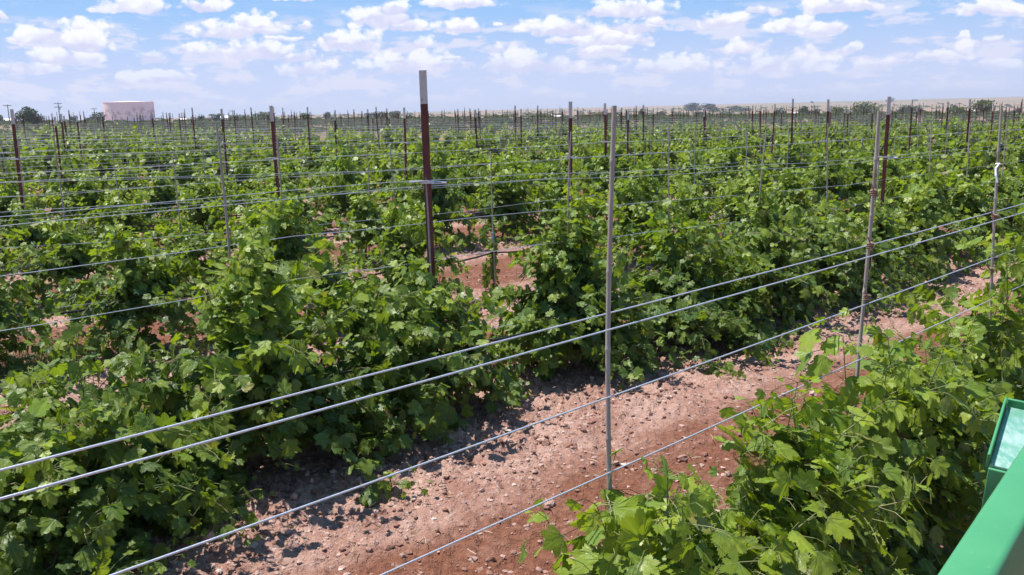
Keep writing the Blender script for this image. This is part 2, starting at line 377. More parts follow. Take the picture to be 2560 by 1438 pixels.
def clods():
    mb = MB()
    # rough stone template: icosahedron-like ball of 26 points
    pts = []
    for a in (-1, 0, 1):
        for b in (-1, 0, 1):
            for c in (-1, 0, 1):
                if (a, b, c) != (0, 0, 0): pts.append(np.array([a, b, c])/np.sqrt(a*a+b*b+c*c))
    import bmesh
    bm = bmesh.new(); bmesh.ops.create_icosphere(bm, subdivisions=2, radius=1.0)
    base = np.array([v.co[:] for v in bm.verts]); fb = np.array([[v.index for v in f.verts] for f in bm.faces]); bm.free()
    bm = bmesh.new(); bmesh.ops.create_icosphere(bm, subdivisions=1, radius=1.0)
    base1 = np.array([v.co[:] for v in bm.verts]); fb1 = np.array([[v.index for v in f.verts] for f in bm.faces]); bm.free()
    N = 60000
    R = 1.6*(13/1.6)**(rng.random(N)**.8); A = np.radians(rng.uniform(-36, 36, N))
    X = R*np.sin(A); Y = R*np.cos(A)
    u = (X*NV[0]+Y*NV[1]-DB)/SP; tri = np.abs((u % 1.0)-.5)*2
    keep = rng.random(N) < .22+.78*sstep(tri, .2, .55)
    X, Y, R = X[keep], Y[keep], R[keep]; Z = gz(X, Y); tri = tri[keep]
    cl = vnoise(X*9, Y*9, 1)*.34+vnoise(X*21, Y*21, 2)*.30+vnoise(X*47, Y*47, 5)*.36
    amp = .030+.030*sstep(tri, .3, .75)
    Z = Z+((cl-.5)*2*amp+(vnoise(X*1.7, Y*1.7, 8)-.5)*.05+.035*tri*tri)
    for x, y, z, r in zip(X, Y, Z, R):
        s = .0035+.0145*rng.random()**2.3+(.022*rng.random() if rng.random() < .03 else 0)
        b, f = (base, fb) if (s > .018 and r < 7) else (base1, fb1)
        v = b*(1+rng.normal(0, .17, (len(b), 1)))*np.array([1, rng.uniform(.6, 1), rng.uniform(.45, .8)])*s
        a = rng.uniform(0, 6.28); c, sn = math.cos(a), math.sin(a)
        v = v@np.array([[c, sn, 0], [-sn, c, 0], [0, 0, 1]])
        mb.arr(v+[x, y, z+s*.15], f)
    tag(add('soil_clods', mb.mesh('soil_clods', M_clod)), 'crumbly pinkish clods and small stones on the soil', kind='stuff')
    mb = MB()
    for _ in range(420):
        r = 1.7*(11/1.7)**rng.random(); a = math.radians(rng.uniform(-33, 33)); x, y = r*math.sin(a), r*math.cos(a)
        L = rng.uniform(.015, .06); b = rng.uniform(0, 6.28)
        p = np.array([[0, 0, 0], [.5, .06, .02], [1, 0, .0]])*L
        p = p@np.array([[math.cos(b), math.sin(b), 0], [-math.sin(b), math.cos(b), 0], [0, 0, 1]])+[x, y, g1(x, y)+.035]
        mb.tube(p, .0016, 4)
    tag(add('straw_litter', mb.mesh('straw_litter', M_straw)), 'dry straw and twig bits scattered on the soil', kind='stuff')
clods()

# ------------------------------------------------------------------ vine leaves
def leaf_template(lod):
    if lod == 0:
        key = [(0, 1.0), (5, .88), (8, .94), (11, .80), (15, .85), (19, .70), (23, .74), (27, .58), (32, .56), (36, .72), (39, .68), (44, .86), (47, .80), (51, .94), (55, .82), (60, .86), (65, .72), (70, .74), (76, .56),
               (84, .56), (89, .70), (94, .64), (100, .78), (105, .70), (111, .78), (117, .64), (124, .70), (132, .56), (142, .60), (152, .48), (164, .38), (174, .10)]
    elif lod == 1:
        key = [(0, 1.0), (28, .62), (50, .90), (80, .56), (108, .76), (150, .55), (172, .14)]
    else:
        key = [(0, 1.0), (50, .85), (112, .72), (165, .35)]
    pts = [(math.radians(a), r) for a, r in key]
    right = [(r*math.sin(a), r*math.cos(a)) for a, r in pts]; left = [(-x, y) for x, y in right[1:]][::-1]
    ring = right+left; ring = [(x*.62, y*.62+.34) for x, y in ring]       # petiole sits near the origin
    V = [(0, .0)]+ring
    n = len(ring)
    if lod == 0:
        mid = [(x*.5, .04+(y-.04)*.5) for x, y in ring]
        V += mid; F = []
        for i in range(n):
            j = (i+1) % n
            F.append([0, 1+n+j, 1+n+i]); F.append([1+n+i, 1+n+j, 1+j]); F.append([1+n+i, 1+j, 1+i])
    else:
        F = [[0, 1+(i+1) % n, 1+i] for i in range(n)]
    V = np.array(V); return V, np.array(F)
TPL = [leaf_template(k) for k in range(3)]
def put_leaves(mb, pos, nrm, tip, size, age, lod, mi=0):
    V2, Fc = TPL[lod]; L = len(pos); n = len(V2)
    pos = np.asarray(pos); nrm = np.asarray(nrm); tip = np.asarray(tip); size = np.asarray(size)
    nrm = nrm/(np.linalg.norm(nrm, axis=1)[:, None]+1e-9)
    tip = tip-nrm*(tip*nrm).sum(1)[:, None]; tip /= np.linalg.norm(tip, axis=1)[:, None]+1e-9
    sd = np.cross(tip, nrm)
    x = V2[:, 0][None]; y = V2[:, 1][None]
    fold = rng.uniform(-.10, .38, (L, 1)); curl = rng.uniform(-.10, .42, (L, 1)); wav = rng.uniform(-.11, .11, (L, 1)); ph = rng.uniform(0, 6.28, (L, 1))
    z = fold*np.abs(x)*.8-curl*y*y*.8-.25*x*x+wav*np.sin(5.5*np.arctan2(x, y-.3)+ph)*np.hypot(x, y-.3)
    wd = rng.uniform(.85, 1.15, (L, 1))
    co = pos[:, None]+size[:, None, None]*((x*wd)[..., None]*sd[:, None]+(y+0*z)[..., None]*tip[:, None]+z[..., None]*nrm[:, None])
    Fa = (Fc[None]+(np.arange(L)*n)[:, None, None]).reshape(-1, Fc.shape[1])
    at = np.zeros((L, n, 3)); at[:, :, 0] = V2[:, 0]; at[:, :, 1] = V2[:, 1]; at[:, :, 2] = np.asarray(age)[:, None]
    mb.arr(co.reshape(-1, 3), Fa, mi, at.reshape(-1, 3))

def vine_shoots(seed, n=26, climb=5, spread=1.0, top=.62, along=1.25, lean=0.0, hgt=1.0, skirt=0, wide=.16, cl=(.45, .78)):
    r = np.random.default_rng(seed); out = []
    head = np.array([0, 0, .30*hgt+.04])
    for i in range(n+skirt):
        p = head+r.normal(0, .03, 3)+[r.uniform(-wide, wide), 0, r.uniform(-.12, .12)]; x0_, y0_ = (0, 0) if wide < .2 else p[:2]
        if i < climb:
            L = r.uniform(*cl)*hgt; el_ = r.uniform(1.25, 1.55); a = r.uniform(0, 6.28); g = .15
        else:
            a = r.uniform(0, 6.28); L = r.uniform(.45, 1.0)*spread; el_ = r.uniform(-.15, 1.35); g = r.uniform(.9, 3.2)
        if i >= n: L = r.uniform(.30, .62); el_ = r.uniform(-.35, .3); g = 3.0
        d = np.array([math.cos(a)*along*math.cos(el_), math.sin(a)*math.cos(el_)*.82, math.sin(el_)]); d[0] += lean; d /= np.linalg.norm(d)
        pts = [p.copy()]; st = .045; k = int(L/st)
        for j in range(k):
            d = d+np.array([r.normal(0, .09), r.normal(0, .09), r.normal(0, .06)-g*st*(1.2 if j > 3 else .4)]); d /= np.linalg.norm(d)
            if p[2] < .07 and d[2] < 0: d[2] = abs(d[2])*.2; d /= np.linalg.norm(d)
            if i < climb: d[0] -= (p[0]-x0_)*.9; d[1] -= (p[1]-y0_)*.9
            p = p+d*st; pts.append(p.copy())
        out.append(np.array(pts))
    return out
def build_vine(seed, lod, leafmul=1.0, size=1.0, at=None, **kw):
    r = np.random.default_rng(seed+500); shoots = vine_shoots(seed, **kw)
    if at is not None: shoots = [q+[at[0], at[1], 0] for q in shoots]
    mbL = MB(); mbC = MB(); pos, nr, tp, sz, ag = [], [], [], [], []
    for s in shoots:
        k = len(s)
        if lod <= 1: mbC.tube(s[::2] if k > 5 else s, np.linspace(.0035, .0012, len(s[::2] if k > 5 else s)), 4, cap=False)
        for j in range(2, k):
            m = leafmul*(1.45 if j < k-3 else 1.7); cnt = int(m)+(r.random() < m-int(m))
            for c in range(cnt):
                f = j/(k-1); a = r.uniform(0, 6.28)
                off = np.array([math.cos(a), math.sin(a), r.uniform(-.3, .7)])*r.uniform(.02, .095)
                P_ = s[j]+off
                if P_[2] < .03: P_[2] = .03+r.random()*.05
                age = np.clip((f-.45)*1.4, 0, 1)*.75+(P_[2]-.45)*.75+r.normal(0, .16); age = float(np.clip(age, 0, 1))
                young = max(0, f-.86)/.14
                size_ = size*r.uniform(.056, .100)*(1-.55*young)
                outw = np.array([P_[0]*.5, P_[1], 0]); ol = np.linalg.norm(outw)+1e-6; outw /= ol
                n_ = outw*r.uniform(.1, 1.0)+np.array([0, 0, r.uniform(.15, 1.1)])+r.normal(0, .42, 3)
                t_ = outw*.5+np.array([0, 0, -r.uniform(.1, 1.2)])+r.normal(0, .5, 3)
                pos.append(P_); nr.append(n_); tp.append(t_); sz.append(size_); ag.append(age)
                if lod == 0: mbC.tube([s[j], s[j]*.4+P_*.6+[0, 0, .008], P_], .0008, 3, cap=False)
    put_leaves(mbL, pos, nr, tp, sz, ag, lod)
    tr = MB(); w = np.linspace(0, 1, 6)
    tr.tube(np.stack([.02*np.sin(w*4+seed), .02*np.cos(w*3+seed), w*(.36)-.04], 1), np.linspace(.013, .009, 6), 6)
    return mbL, mbC, tr
def tape_mb(z0=.40, h=.05):
    t = MB(); zz = np.linspace(z0, z0+h, 4); t.tube(np.stack([.004+0*zz, .002*np.sin(zz*90), zz], 1), [.012, .015, .013, .016], 7)
    t.box((.02, .006, z0+h*.4), (.03, .002, .035)); return t
ME_tape = tape_mb().mesh('vine_tape', M_teal)

def variants(lod, count, seed0, mat, **kw):
    out = []
    for i in range(count):
        L_, C_, T_ = build_vine(seed0+i, lod, **kw)
        out.append((L_.mesh('foliage', mat, attr=True), C_.mesh('canes', M_cane) if lod <= 1 else None, T_.mesh('trunk', M_bark, smooth=True)))
    return out
V0 = variants(0, 7, 100, M_leaf, n=40, climb=11, leafmul=2.1, skirt=10, size=.88)
V1 = variants(1, 8, 200, M_leaf, n=40, climb=11, leafmul=1.7, size=1.05)
NLEAF = {}
def far_variants(n, seed0):
    out = []
    for i in range(n):
        L_, C_, T_ = build_vine(seed0+i, 2, n=30, climb=8, leafmul=.48, size=1.8)
        NLEAF['n'] = None; nv0 = L_.n; w = np.linspace(0, 1, 3)
        for q_ in vine_shoots(seed0+i, n=30, climb=8): L_.tube(q_[::5], .004, 3, mi=1, cap=False)
        L_.tube(np.stack([0*w, 0*w, w*.62-.04], 1), .012, 4, mi=1)
        me_ = L_.mesh('foliage', [M_leaf_far, M_bark], attr=True); NLEAF[me_.name] = nv0//len(TPL[2][0]); out.append(me_)
    return out
V2 = far_variants(8, 300)

ORD = ['nearest', 'second', 'third', 'fourth', 'fifth', 'sixth', 'seventh', 'eighth', 'ninth', 'tenth', 'eleventh', 'twelfth']
CNT = ['first', 'second', 'third', 'fourth', 'fifth', 'sixth', 'seventh', 'eighth', 'ninth', 'tenth', 'eleventh', 'twelfth', 'thirteenth', 'fourteenth', 'fifteenth', 'sixteenth',
       'seventeenth', 'eighteenth', 'nineteenth', 'twentieth']
def rowname(k): return 'nearest row' if k == 0 else (ORD[k]+' row back' if k < 12 else 'rows far back')

PHASE = {0: 1.34, 1: 2.87, 2: 6.81, 3: 4.90, 4: 3.03, 5: 1.30, 6: 5.08}        # where a post stands on each row
NROW = 34
for k in range(NROW):
    if k not in PHASE: PHASE[k] = rng.uniform(0, 5.55)
POSTPH = dict(PHASE); POSTPH[0] = -.88
vines = []; posts = []
YMAX_V = 52; YMAX_P = 92
for k in range(NROW):
    D = rowD(k)
    for i in range(-8, 140):
        t = PHASE[k]+i*VSP; p = P2(t, D)
        if p[1] < .3: continue
        end = YMAX_V+4*math.sin(p[0]*.23)+2*math.sin(p[0]*.7)+(6 if p[0] > 5 else -4)
        if p[1] > end: continue
        z = g1(*p); X_, Y_, w = project((p[0], p[1], z+.6))
        if X_ < -260 or X_ > CW+200 or w < .3: continue
        if p[1] > 44 and rng.random() < .25: continue
        vines.append([math.hypot(*p), k, i, t, p[0], p[1], z, X_])
    for i in range(-4, 40):
        t = POSTPH[k]+i*5.55; p = P2(t, D)
        if p[1] < .3 or p[1] > YMAX_P: continue
        z = g1(*p); X_, Y_, w = project((p[0], p[1], z+1.5))
        if X_ < -60 or X_ > CW+60: continue
        posts.append([math.hypot(*p), k, i, t, p[0], p[1], z, X_])
vines.sort(key=lambda a: a[0]); posts.sort(key=lambda a: a[0])
ROT = math.atan2(DV[1], DV[0])
def ranks(lst, x0=0, x1=CW):
    out = {}
    for k in range(NROW):
        r = sorted([a for a in lst if a[1] == k and x0 <= a[7] <= x1], key=lambda a: a[7])
        for n, a in enumerate(r): out[(a[1], a[2])] = n
    return out
VR = ranks(vines); PR = ranks(posts)

YOUNG = (2, -1)
SPECIAL = {(0, 0): dict(n=92, spread=.62, lean=.06, climb=46, wide=.46, cl=(.34, .60), leafmul=2.0, size=.88, skirt=18, at=(.26, -.10)), (0, 1): dict(n=66, spread=.56, climb=26, wide=.28, cl=(.30, .66), leafmul=2.0, size=.86, skirt=12, at=(.12, -.10)), (0, 2): dict(n=44, spread=1.0, climb=8, lean=-.05, leafmul=2.0, size=.86),
           (1, -2): dict(n=44, skirt=60, spread=.95, climb=0, hgt=.55, leafmul=2.2, size=.86, at=(.34, -.22)), (1, -1): dict(n=52, skirt=36, spread=1.12, climb=18, hgt=1.08, leafmul=2.2, size=.88, at=(.03, -.10)),
           (1, 0): dict(n=70, skirt=40, spread=.66, climb=28, wide=.32, cl=(.22, .54), leafmul=2.1, size=.88, at=(-.16, -.03)), (1, 1): dict(n=56, skirt=50, spread=.72, climb=18, hgt=1.15, lean=.0, leafmul=2.1, size=.88),
           (1, 2): dict(n=56, skirt=34, spread=1.15, climb=4, leafmul=2.1, size=.86), (1, 3): dict(n=56, skirt=34, spread=1.1, climb=8, leafmul=2.1, size=.86), (1, 4): dict(n=50, skirt=18, spread=1.15, climb=3, leafmul=2.1, size=.86)}
far_mb = MB(); cnt_v = 0
ME_far_src = V2
for (dist, k, i, t, x, y, z, X_) in vines:
    rz = ROT+(math.pi if rng.random() < .5 else 0)+rng.normal(0, .15); sc = rng.uniform(.86, 1.12); szz = sc*rng.uniform(.88, 1.1)
    if k >= 2: g_ = rng.random(); sc *= .84 if g_ < .2 else 1.0; szz *= rng.uniform(.80, 1.08)
    if (k, i) == (2, -2): sc *= .85
    n_ = VR.get((k, i))
    if n_ is None: lab = 'leafy grapevine cut by the frame edge in the '+rowname(k)
    elif k <= 5 and n_ < 20: lab = f'bushy green grapevine, {CNT[n_]} from the left in the {rowname(k)}'
    elif k <= 11: lab = f'small grapevine far along the {rowname(k)}'
    else: lab = 'tiny grapevine merging into the green rows far back'
    if (k, i) == YOUNG:
        rt = empty('young_vine', (x, y, z)); tag(rt, 'small young vine tied to a bamboo stake with teal tape in the bare gap', 'grapevine')
        L_, C_, T_ = MB(), MB(), MB(); r = np.random.default_rng(5); pos = []; nr = []; tp = []; sz = []; ag = []
        for s_ in range(150):
            h_ = r.random()**.8*.50+.05; col = (0.0 if r.random() < .7 else -.10)
            if col < 0: h_ = r.uniform(.10, .32)
            pos.append([col*.7+r.normal(0, .022), -col*.5+r.normal(0, .022), h_]); nr.append([r.normal(0, 1), r.normal(0, 1), .4]); tp.append([0, 0, -1]); sz.append(r.uniform(.04, .062)); ag.append(.15+.5*h_)
        put_leaves(L_, pos, nr, tp, sz, ag, 1); add('foliage', L_.mesh('foliage', M_leaf, attr=True), rt)
        T_.tube([[0, 0, -.03], [.004, 0, .2], [0, 0, .55]], [.006, .005, .003], 5); T_.tube([[-.02, 0, -.03], [-.07, .05, .12], [-.075, .05, .3]], [.005, .004, .003], 5)
        add('trunk', T_.mesh('trunk', M_bark), rt)
        tb = tape_mb(.52, .09); add('vine_tape', tb.mesh('vine_tape', M_teal), rt)
        continue
    if k == 0 and i < 0: continue
    if k == 1 and i < -4: continue
    if (k, i) == (2, 0): sc *= .72; szz *= .8
    if cnt_v < 299:
        if (k, i) in SPECIAL:
            L_, C_, T_ = build_vine(900+k*20+i, 0, **SPECIAL[(k, i)])
            mset = (L_.mesh('foliage', M_leaf, attr=True), C_.mesh('canes', M_cane), T_.mesh('trunk', M_bark, smooth=True)); rz = ROT; sc = 1.0; szz = 1.0
        elif dist < 7.5: mset = V0[rng.integers(len(V0))]
        elif dist < 17: mset = V1[rng.integers(len(V1))]
        else: mset = None
        if mset:
            rt = empty('grapevine', (x, y, z), rz); tag(rt, lab, 'grapevine', 'grapevines planted along the trellis rows'); rt.scale = (sc, sc, szz)
            add('foliage', mset[0], rt); add('canes', mset[1], rt); add('trunk', mset[2], rt)
            if k > 0 and rng.random() < .3: add('vine_tape', ME_tape, rt, (0, 0, rng.uniform(-.1, .35)))
        else:
            o = add('grapevine', V2[rng.integers(len(V2))], None, (x, y, z), (0, 0, rz), (sc, sc, szz*1.02)); tag(o, lab, 'grapevine', 'grapevines planted along the trellis rows')
        cnt_v += 1
    else:
        me = V2[rng.integers(len(V2))]
        if not hasattr(make_ground, 'cache'): make_ground.cache = {}
        ch = make_ground.cache
        if me.name not in ch:
            v = np.empty(len(me.vertices)*3); me.vertices.foreach_get('co', v); f = np.empty(len(me.loops), int); me.loops.foreach_get('vertex_index', f)
            a = np.empty(len(me.vertices)*3); me.attributes['leaf'].data.foreach_get('vector', a)
            ch[me.name] = (v.reshape(-1, 3), f[:NLEAF[me.name]*len(TPL[2][1])*3].reshape(-1, 3), a.reshape(-1, 3))
        v, f, a = ch[me.name]; c, s = math.cos(rz), math.sin(rz)
        nl = len(TPL[2][0]); L_n = NLEAF[me.name]; keepn = int(L_n*.6); vv_ = v[:keepn*nl]; ff = f[:keepn*len(TPL[2][1])]
        far_mb.arr((vv_*[sc, sc, szz])@np.array([[c, s, 0], [-s, c, 0], [0, 0, 1]])+[x, y, z], ff, 0, a[:keepn*nl])
if far_mb.n: tag(add('distant_vines', far_mb.mesh('distant_vines', M_leaf_far, attr=True)), 'farthest rows of vines reading as one green mass', kind='stuff')

# ------------------------------------------------------------------ bamboo stakes
def bamboo_mesh(seed, h=1.6, r0=.0058, k=8, nodes=True):
    r = np.random.default_rng(seed); n = 26 if nodes else 4; zz = np.linspace(-.15, h, n); f = (zz+.15)/(h+.15)
    x = .012*np.sin(f*3+seed)+.006*np.sin(f*7+seed*2); y = .012*np.sin(f*2.6+seed*3)
    rad = r0*(1.08-.30*f); mb = MB()
    if nodes:
        z2 = []; z = -.1
        nd = []
        while z < h-.05: nd.append(z); z += r.uniform(.14, .24)
        allz = sorted(set(list(zz)+[q+d for q in nd for d in (-.009, -.003, .0, .003, .009)])); allz = np.array([q for q in allz if q <= h])
        f = (allz+.15)/(h+.15); rad = r0*(1.08-.30*f)
        for q in nd: rad = rad*(1+.26*np.exp(-((allz-q)/.004)**2))
        x = .012*np.sin(f*3+seed)+.006*np.sin(f*7+seed*2); y = .012*np.sin(f*2.6+seed*3); zz = allz
    mb.tube(np.stack([x, y, zz], 1), rad, k); return mb
BN = [bamboo_mesh(s, r0=.0060).mesh('bamboo_stake', M_bamboo, smooth=True) for s in range(5)]
BF = [bamboo_mesh(s+9, r0=.0072, k=5, nodes=False).mesh('bamboo_stake_thin', M_bamboo, smooth=True) for s in range(5)]
far_st = MB(); nst = 0
def twine(parent, h, seed):
    r = np.random.default_rng(seed); mb = MB()
    for w in range(3):
        a = np.linspace(0, 6.28, 12); mb.tube(np.stack([.009*np.cos(a)+.012*0, .009*np.sin(a), h+w*.006+.002*np.sin(a*2)], 1), .0028, 4, cap=False)
    mb.tube([[.008, 0, h], [-.012, -.012, h+.012], [-.028, -.016, h+.035]], .0022, 4)
    mb.tube([[.0, -.008, h], [-.006, -.014, h-.05], [-.012, -.012, h-.09]], .0014, 4)
    add('twine_tie', mb.mesh('twine_tie', M_tie), parent)
for (dist, k, i, t, x, y, z, X_) in vines:
    n_ = VR.get((k, i))
    if k == 0 and i < 0: continue
    off = P2(.05, .0)
    tx, ty = x+NV[0]*rng.normal(0, .02), y+NV[1]*rng.normal(0, .02)
    lean = rng.normal(0, .018, 2); hs = rng.uniform(.80, 1.0) if k > 1 else rng.uniform(.93, 1.0)
    if k >= 1 and rng.random() < .12: continue
    if nst < 299:
        o = add('bamboo_stake', (BN if dist < 8 else BF)[rng.integers(5)], None, (tx, ty, z), (lean[0], lean[1], rng.uniform(0, 6.28)), (1, 1, hs))
        if k == 0: o.scale = (1, 1, 1.0)
        if n_ is None: lab = 'bamboo stake cut by the frame edge in the '+rowname(k)
        elif k <= 5 and n_ < 20: lab = f'grey bamboo stake at the {CNT[n_]} vine from the left in the {rowname(k)}'
        elif k <= 11: lab = f'thin bamboo stake far along the {rowname(k)}'
        else: lab = 'hair-thin bamboo stake in the farthest rows'
        if (k, i) == (0, 0):
            # the stake that crosses most of the picture, leaning a touch right at its foot
            o.location = (x, y, z); o.rotation_euler = (0, 0, 0); o.data = bamboo_mesh(3, 1.625, .0058).mesh('bamboo_stake', M_bamboo, smooth=True); lab = 'tall grey bamboo stake standing closest to the camera before the bare soil'
            o.rotation_euler = (0, math.radians(-.35), 0)
        if (k, i) == (0, 1):
            o.location = (x, y, z); o.data = bamboo_mesh(4, 1.60, .0060).mesh('bamboo_stake', M_bamboo, smooth=True); lab = 'bamboo stake bound with brown twine crossing a maroon post at right'
            o.rotation_euler = (0, math.radians(.4), .4); twine(o, 1.37, 1); twine(o, 1.22, 2); twine(o, 1.07, 3)
        if (k, i) == (0, 2):
            o.location = (x, y, z); o.data = bamboo_mesh(6, 1.60, .0060).mesh('bamboo_stake', M_bamboo, smooth=True); lab = 'bamboo stake with a curl of white tape near the right frame edge'
            o.rotation_euler = (0, math.radians(-1.2), 0); twine(o, 1.20, 5); twine(o, 1.0, 6)
            mb = MB(); a = np.linspace(0, 5, 12); mb.tube(np.stack([.008*np.cos(a), .008*np.sin(a), 1.40+.0*a], 1), .0025, 5)
            mb.tube([[0, -.008, 1.40], [-.02, -.022, 1.385], [-.022, -.03, 1.36], [-.017, -.035, 1.335]], [.0025, .004, .0045, .0035], 5)
            add('white_tape', mb.mesh('white_tape', M_white_tape), o)
        tag(o, lab, 'stake', 'bamboo stakes beside the vines'); nst += 1
    else:
        far_st.tube([[tx, ty, z], [tx+lean[0], ty, z+1.55*hs]], .0078, 4)
if far_st.n: tag(add('distant_stakes', far_st.mesh('distant_stakes', M_bamboo)), 'thin stakes bristling over the farthest rows', kind='stuff')

# ------------------------------------------------------------------ steel T posts
def tpost(h=1.83, white=.165, wscale=1.0, detail=True):
    def prof(w, d):
        return [(-w/2, 0), (w/2, 0), (w/2, .004), (.0025, .005), (.0025, d), (-.0025, d), (-.0025, .005), (-w/2, .004)]
    def ext(z0, z1, w, d):
        pr = np.array(prof(w, d)); n = len(pr); mb = MB()
        V = np.vstack([np.c_[pr, np.full(n, z0)], np.c_[pr, np.full(n, z1)]])
        mb.arr(V, [[i, (i+1) % n, n+(i+1) % n, n+i] for i in range(n)])
        for o_ in (0, n): mb.arr(V[[o_, o_+1, o_+2, o_+7]], [[0, 1, 2, 3]]); mb.arr(V[[o_+3, o_+4, o_+5, o_+6]], [[0, 1, 2, 3]])
        return mb
    w = .036*wscale; a = ext(-.3, h-white, w, .034)
    b = ext(h-white, h, w*1.01, .0345)
    if detail: b.box((-.003, -.0006, h-.022), (.009, .001, .022)); b.box((-.001, -.0006, h-.045), (.004, .001, .03))
    return a.mesh('post_shaft', M_maroon), b.mesh('painted_tip', M_tip)
def clip_mesh():
    mb = MB(); mb.box((0, -.010, 0), (.052, .004, .008)); mb.box((-.045, 0, .004), (.05, .030, .003)); mb.box((.045, 0, -.004), (.06, .030, .003))
    mb.tube([[-.03, -.012, 0], [-.022, .02, 0], [.022, .02, 0], [.03, -.012, 0]], .0022, 5); mb.tube([[-.07, -.045, .004], [.0, -.012, .006], [.075, .045, -.004]], .002, 5)
    mb.tube([[-.07, .045, .0], [.0, .03, .0], [.075, -.045, 0]], .002, 5)
    return mb.mesh('wire_clip', M_clip)
TP = tpost(); TPF = tpost(detail=False); TPT = tpost(wscale=1.45, detail=False); CLIP = clip_mesh(); npst = 0; far_p = MB()
for (dist, k, i, t, x, y, z, X_) in posts:
    n_ = PR.get((k, i)); sc = 1.0 if dist < 12 else rng.uniform(.92, 1.05)
    if k >= 7 and dist > 30: sc *= rng.uniform(.9, 1.05)
    rz = rng.normal(0, .25)
    nolab = n_ is None
    if npst < 299:
        rt = empty('steel_post', (x, y, z), rz); rt.scale = (1, 1, sc)
        rt.rotation_euler = (rng.normal(0, .012), rng.normal(0, .012), rz)
        A_, B_ = TP if dist < 14 else (TPF if dist < 30 else TPT)
        add('post_shaft', A_, rt); add('painted_tip', B_, rt)
        if dist < 16: add('wire_clip', CLIP, rt, (0, 0, 1.27/sc), None, (1.25, 1.25, 1.6))
        if nolab: lab = 'steel post at the frame edge in the '+rowname(k) if k < 12 else 'thin steel post in the field beyond the vines'
        elif k <= 7 and n_ < 20: lab = f'maroon steel post with white tip in the {rowname(k)}, {CNT[n_]} post from the left'
        elif k <= 11: lab = f'thin dark post far back in the {rowname(k)}'
        else: lab = 'thin steel post in the field beyond the vines'
        if (k, i) == (1, 0):
            lab = 'tall maroon steel post with chipped white top, largest in the photo'; rt.rotation_euler = (0, math.radians(-.2), .05); rt.scale = (1.05, 1.05, 1); rt.location = (x-NV[0]*.05, y-NV[1]*.05, z)
        if (k, i) == (1, 1):
            lab = 'maroon steel post with white top standing right behind the twine-bound bamboo'; rt.rotation_euler = (0, math.radians(.5), .05)
        if (k, i) in ((0, 0), (0, 1)): lab = 'steel post of the nearest row'
        tag(rt, lab, 'post', 'steel trellis posts'); npst += 1
    else:
        far_p.tube([[x, y, z], [x, y, z+1.75]], .024, 4)
if far_p.n: tag(add('distant_posts', far_p.mesh('distant_posts', M_maroon)), 'farthest posts bristling along the field edge', kind='stuff')

# ------------------------------------------------------------------ trellis wires and drip tubes
WIRES = [('catch wire', 1.27, -.045), ('catch wire', 1.27, .045), ('fruit wire', 1.07, 0), ('fruit wire', .86, 0), ('drip wire', .43, 0)]
NAMES = ['near-side top wire', 'far-side top wire', 'single wire below the top pair', 'wire second below the top pair', 'lowest thin wire above the black tube']
for k in range(20):
    D = rowD(k); tt = np.arange(max(-4, PHASE[k]-8*VSP-4), min(5*D+26, 112), VSP/2 if k < 6 else VSP)
    tt = tt[(DV[1]*tt+NV[1]*D) < 62]
    for w, (nm, h, off) in enumerate(WIRES):
        if k > 9 and w not in (0, 2, 3): continue
        if k == 0: h = [1.222, 1.222, 1.066, .905, .43][w]
        xy = DV[None]*tt[:, None]+NV[None]*(D+off); zz = gz(xy[:, 0], xy[:, 1])
        sag = -.012*np.sin(np.pi*((tt-POSTPH[k])/5.55 % 1.0))+(rng.normal(0, .004, len(tt)) if k > 0 else 0)
        if k > 0: h = h+rng.normal(0, .012)
        spread = 1.0 if k else 1.0
        if k and off:   # the pair pinches together at the posts' clips
            sp_ = (1-.6*np.abs(np.cos(np.pi*((tt-POSTPH[k])/5.55)))**8); xy = DV[None]*tt[:, None]+NV[None]*(D+off*sp_[:, None])
        mb = MB(); mb.tube(np.c_[xy, zz+h+sag], (.0017 if k == 0 else .0016) if k < 7 else .0024, 6 if k < 3 else 4)
        o = add('trellis_wire', mb.mesh('trellis_wire', M_wire, smooth=True))
        lab = f'{NAMES[w]} along the {rowname(k)}' if k <= 9 else 'fine grey wire in the rows far back'
        tag(o, lab, 'wire', 'galvanised wires strung along the rows')
    if k < 9:
        tt = np.arange(max(-4, PHASE[k]-8*VSP), min(3.9*D+6, 60), VSP/5)
        ph = ((tt-PHASE[k])/VSP) % 1.0
        amp = np.array([ .02+.055*_h(np.array([int(q)]), np.array([k]), 9)[0] for q in np.floor((tt-PHASE[k])/VSP)+50])
        xy = DV[None]*tt[:, None]+NV[None]*(D-(.09 if k == 1 else .01)); zz = gz(xy[:, 0], xy[:, 1])+.415-amp*np.sin(np.pi*ph)
        mb = MB(); mb.tube(np.c_[xy, zz], .0085, 7 if k < 3 else 5)
        o = add('drip_tube', mb.mesh('drip_tube', M_drip, smooth=True)); tag(o, f'black drip irrigation tube hanging along the {rowname(k)}', 'hose', 'black drip tubes under the wires')

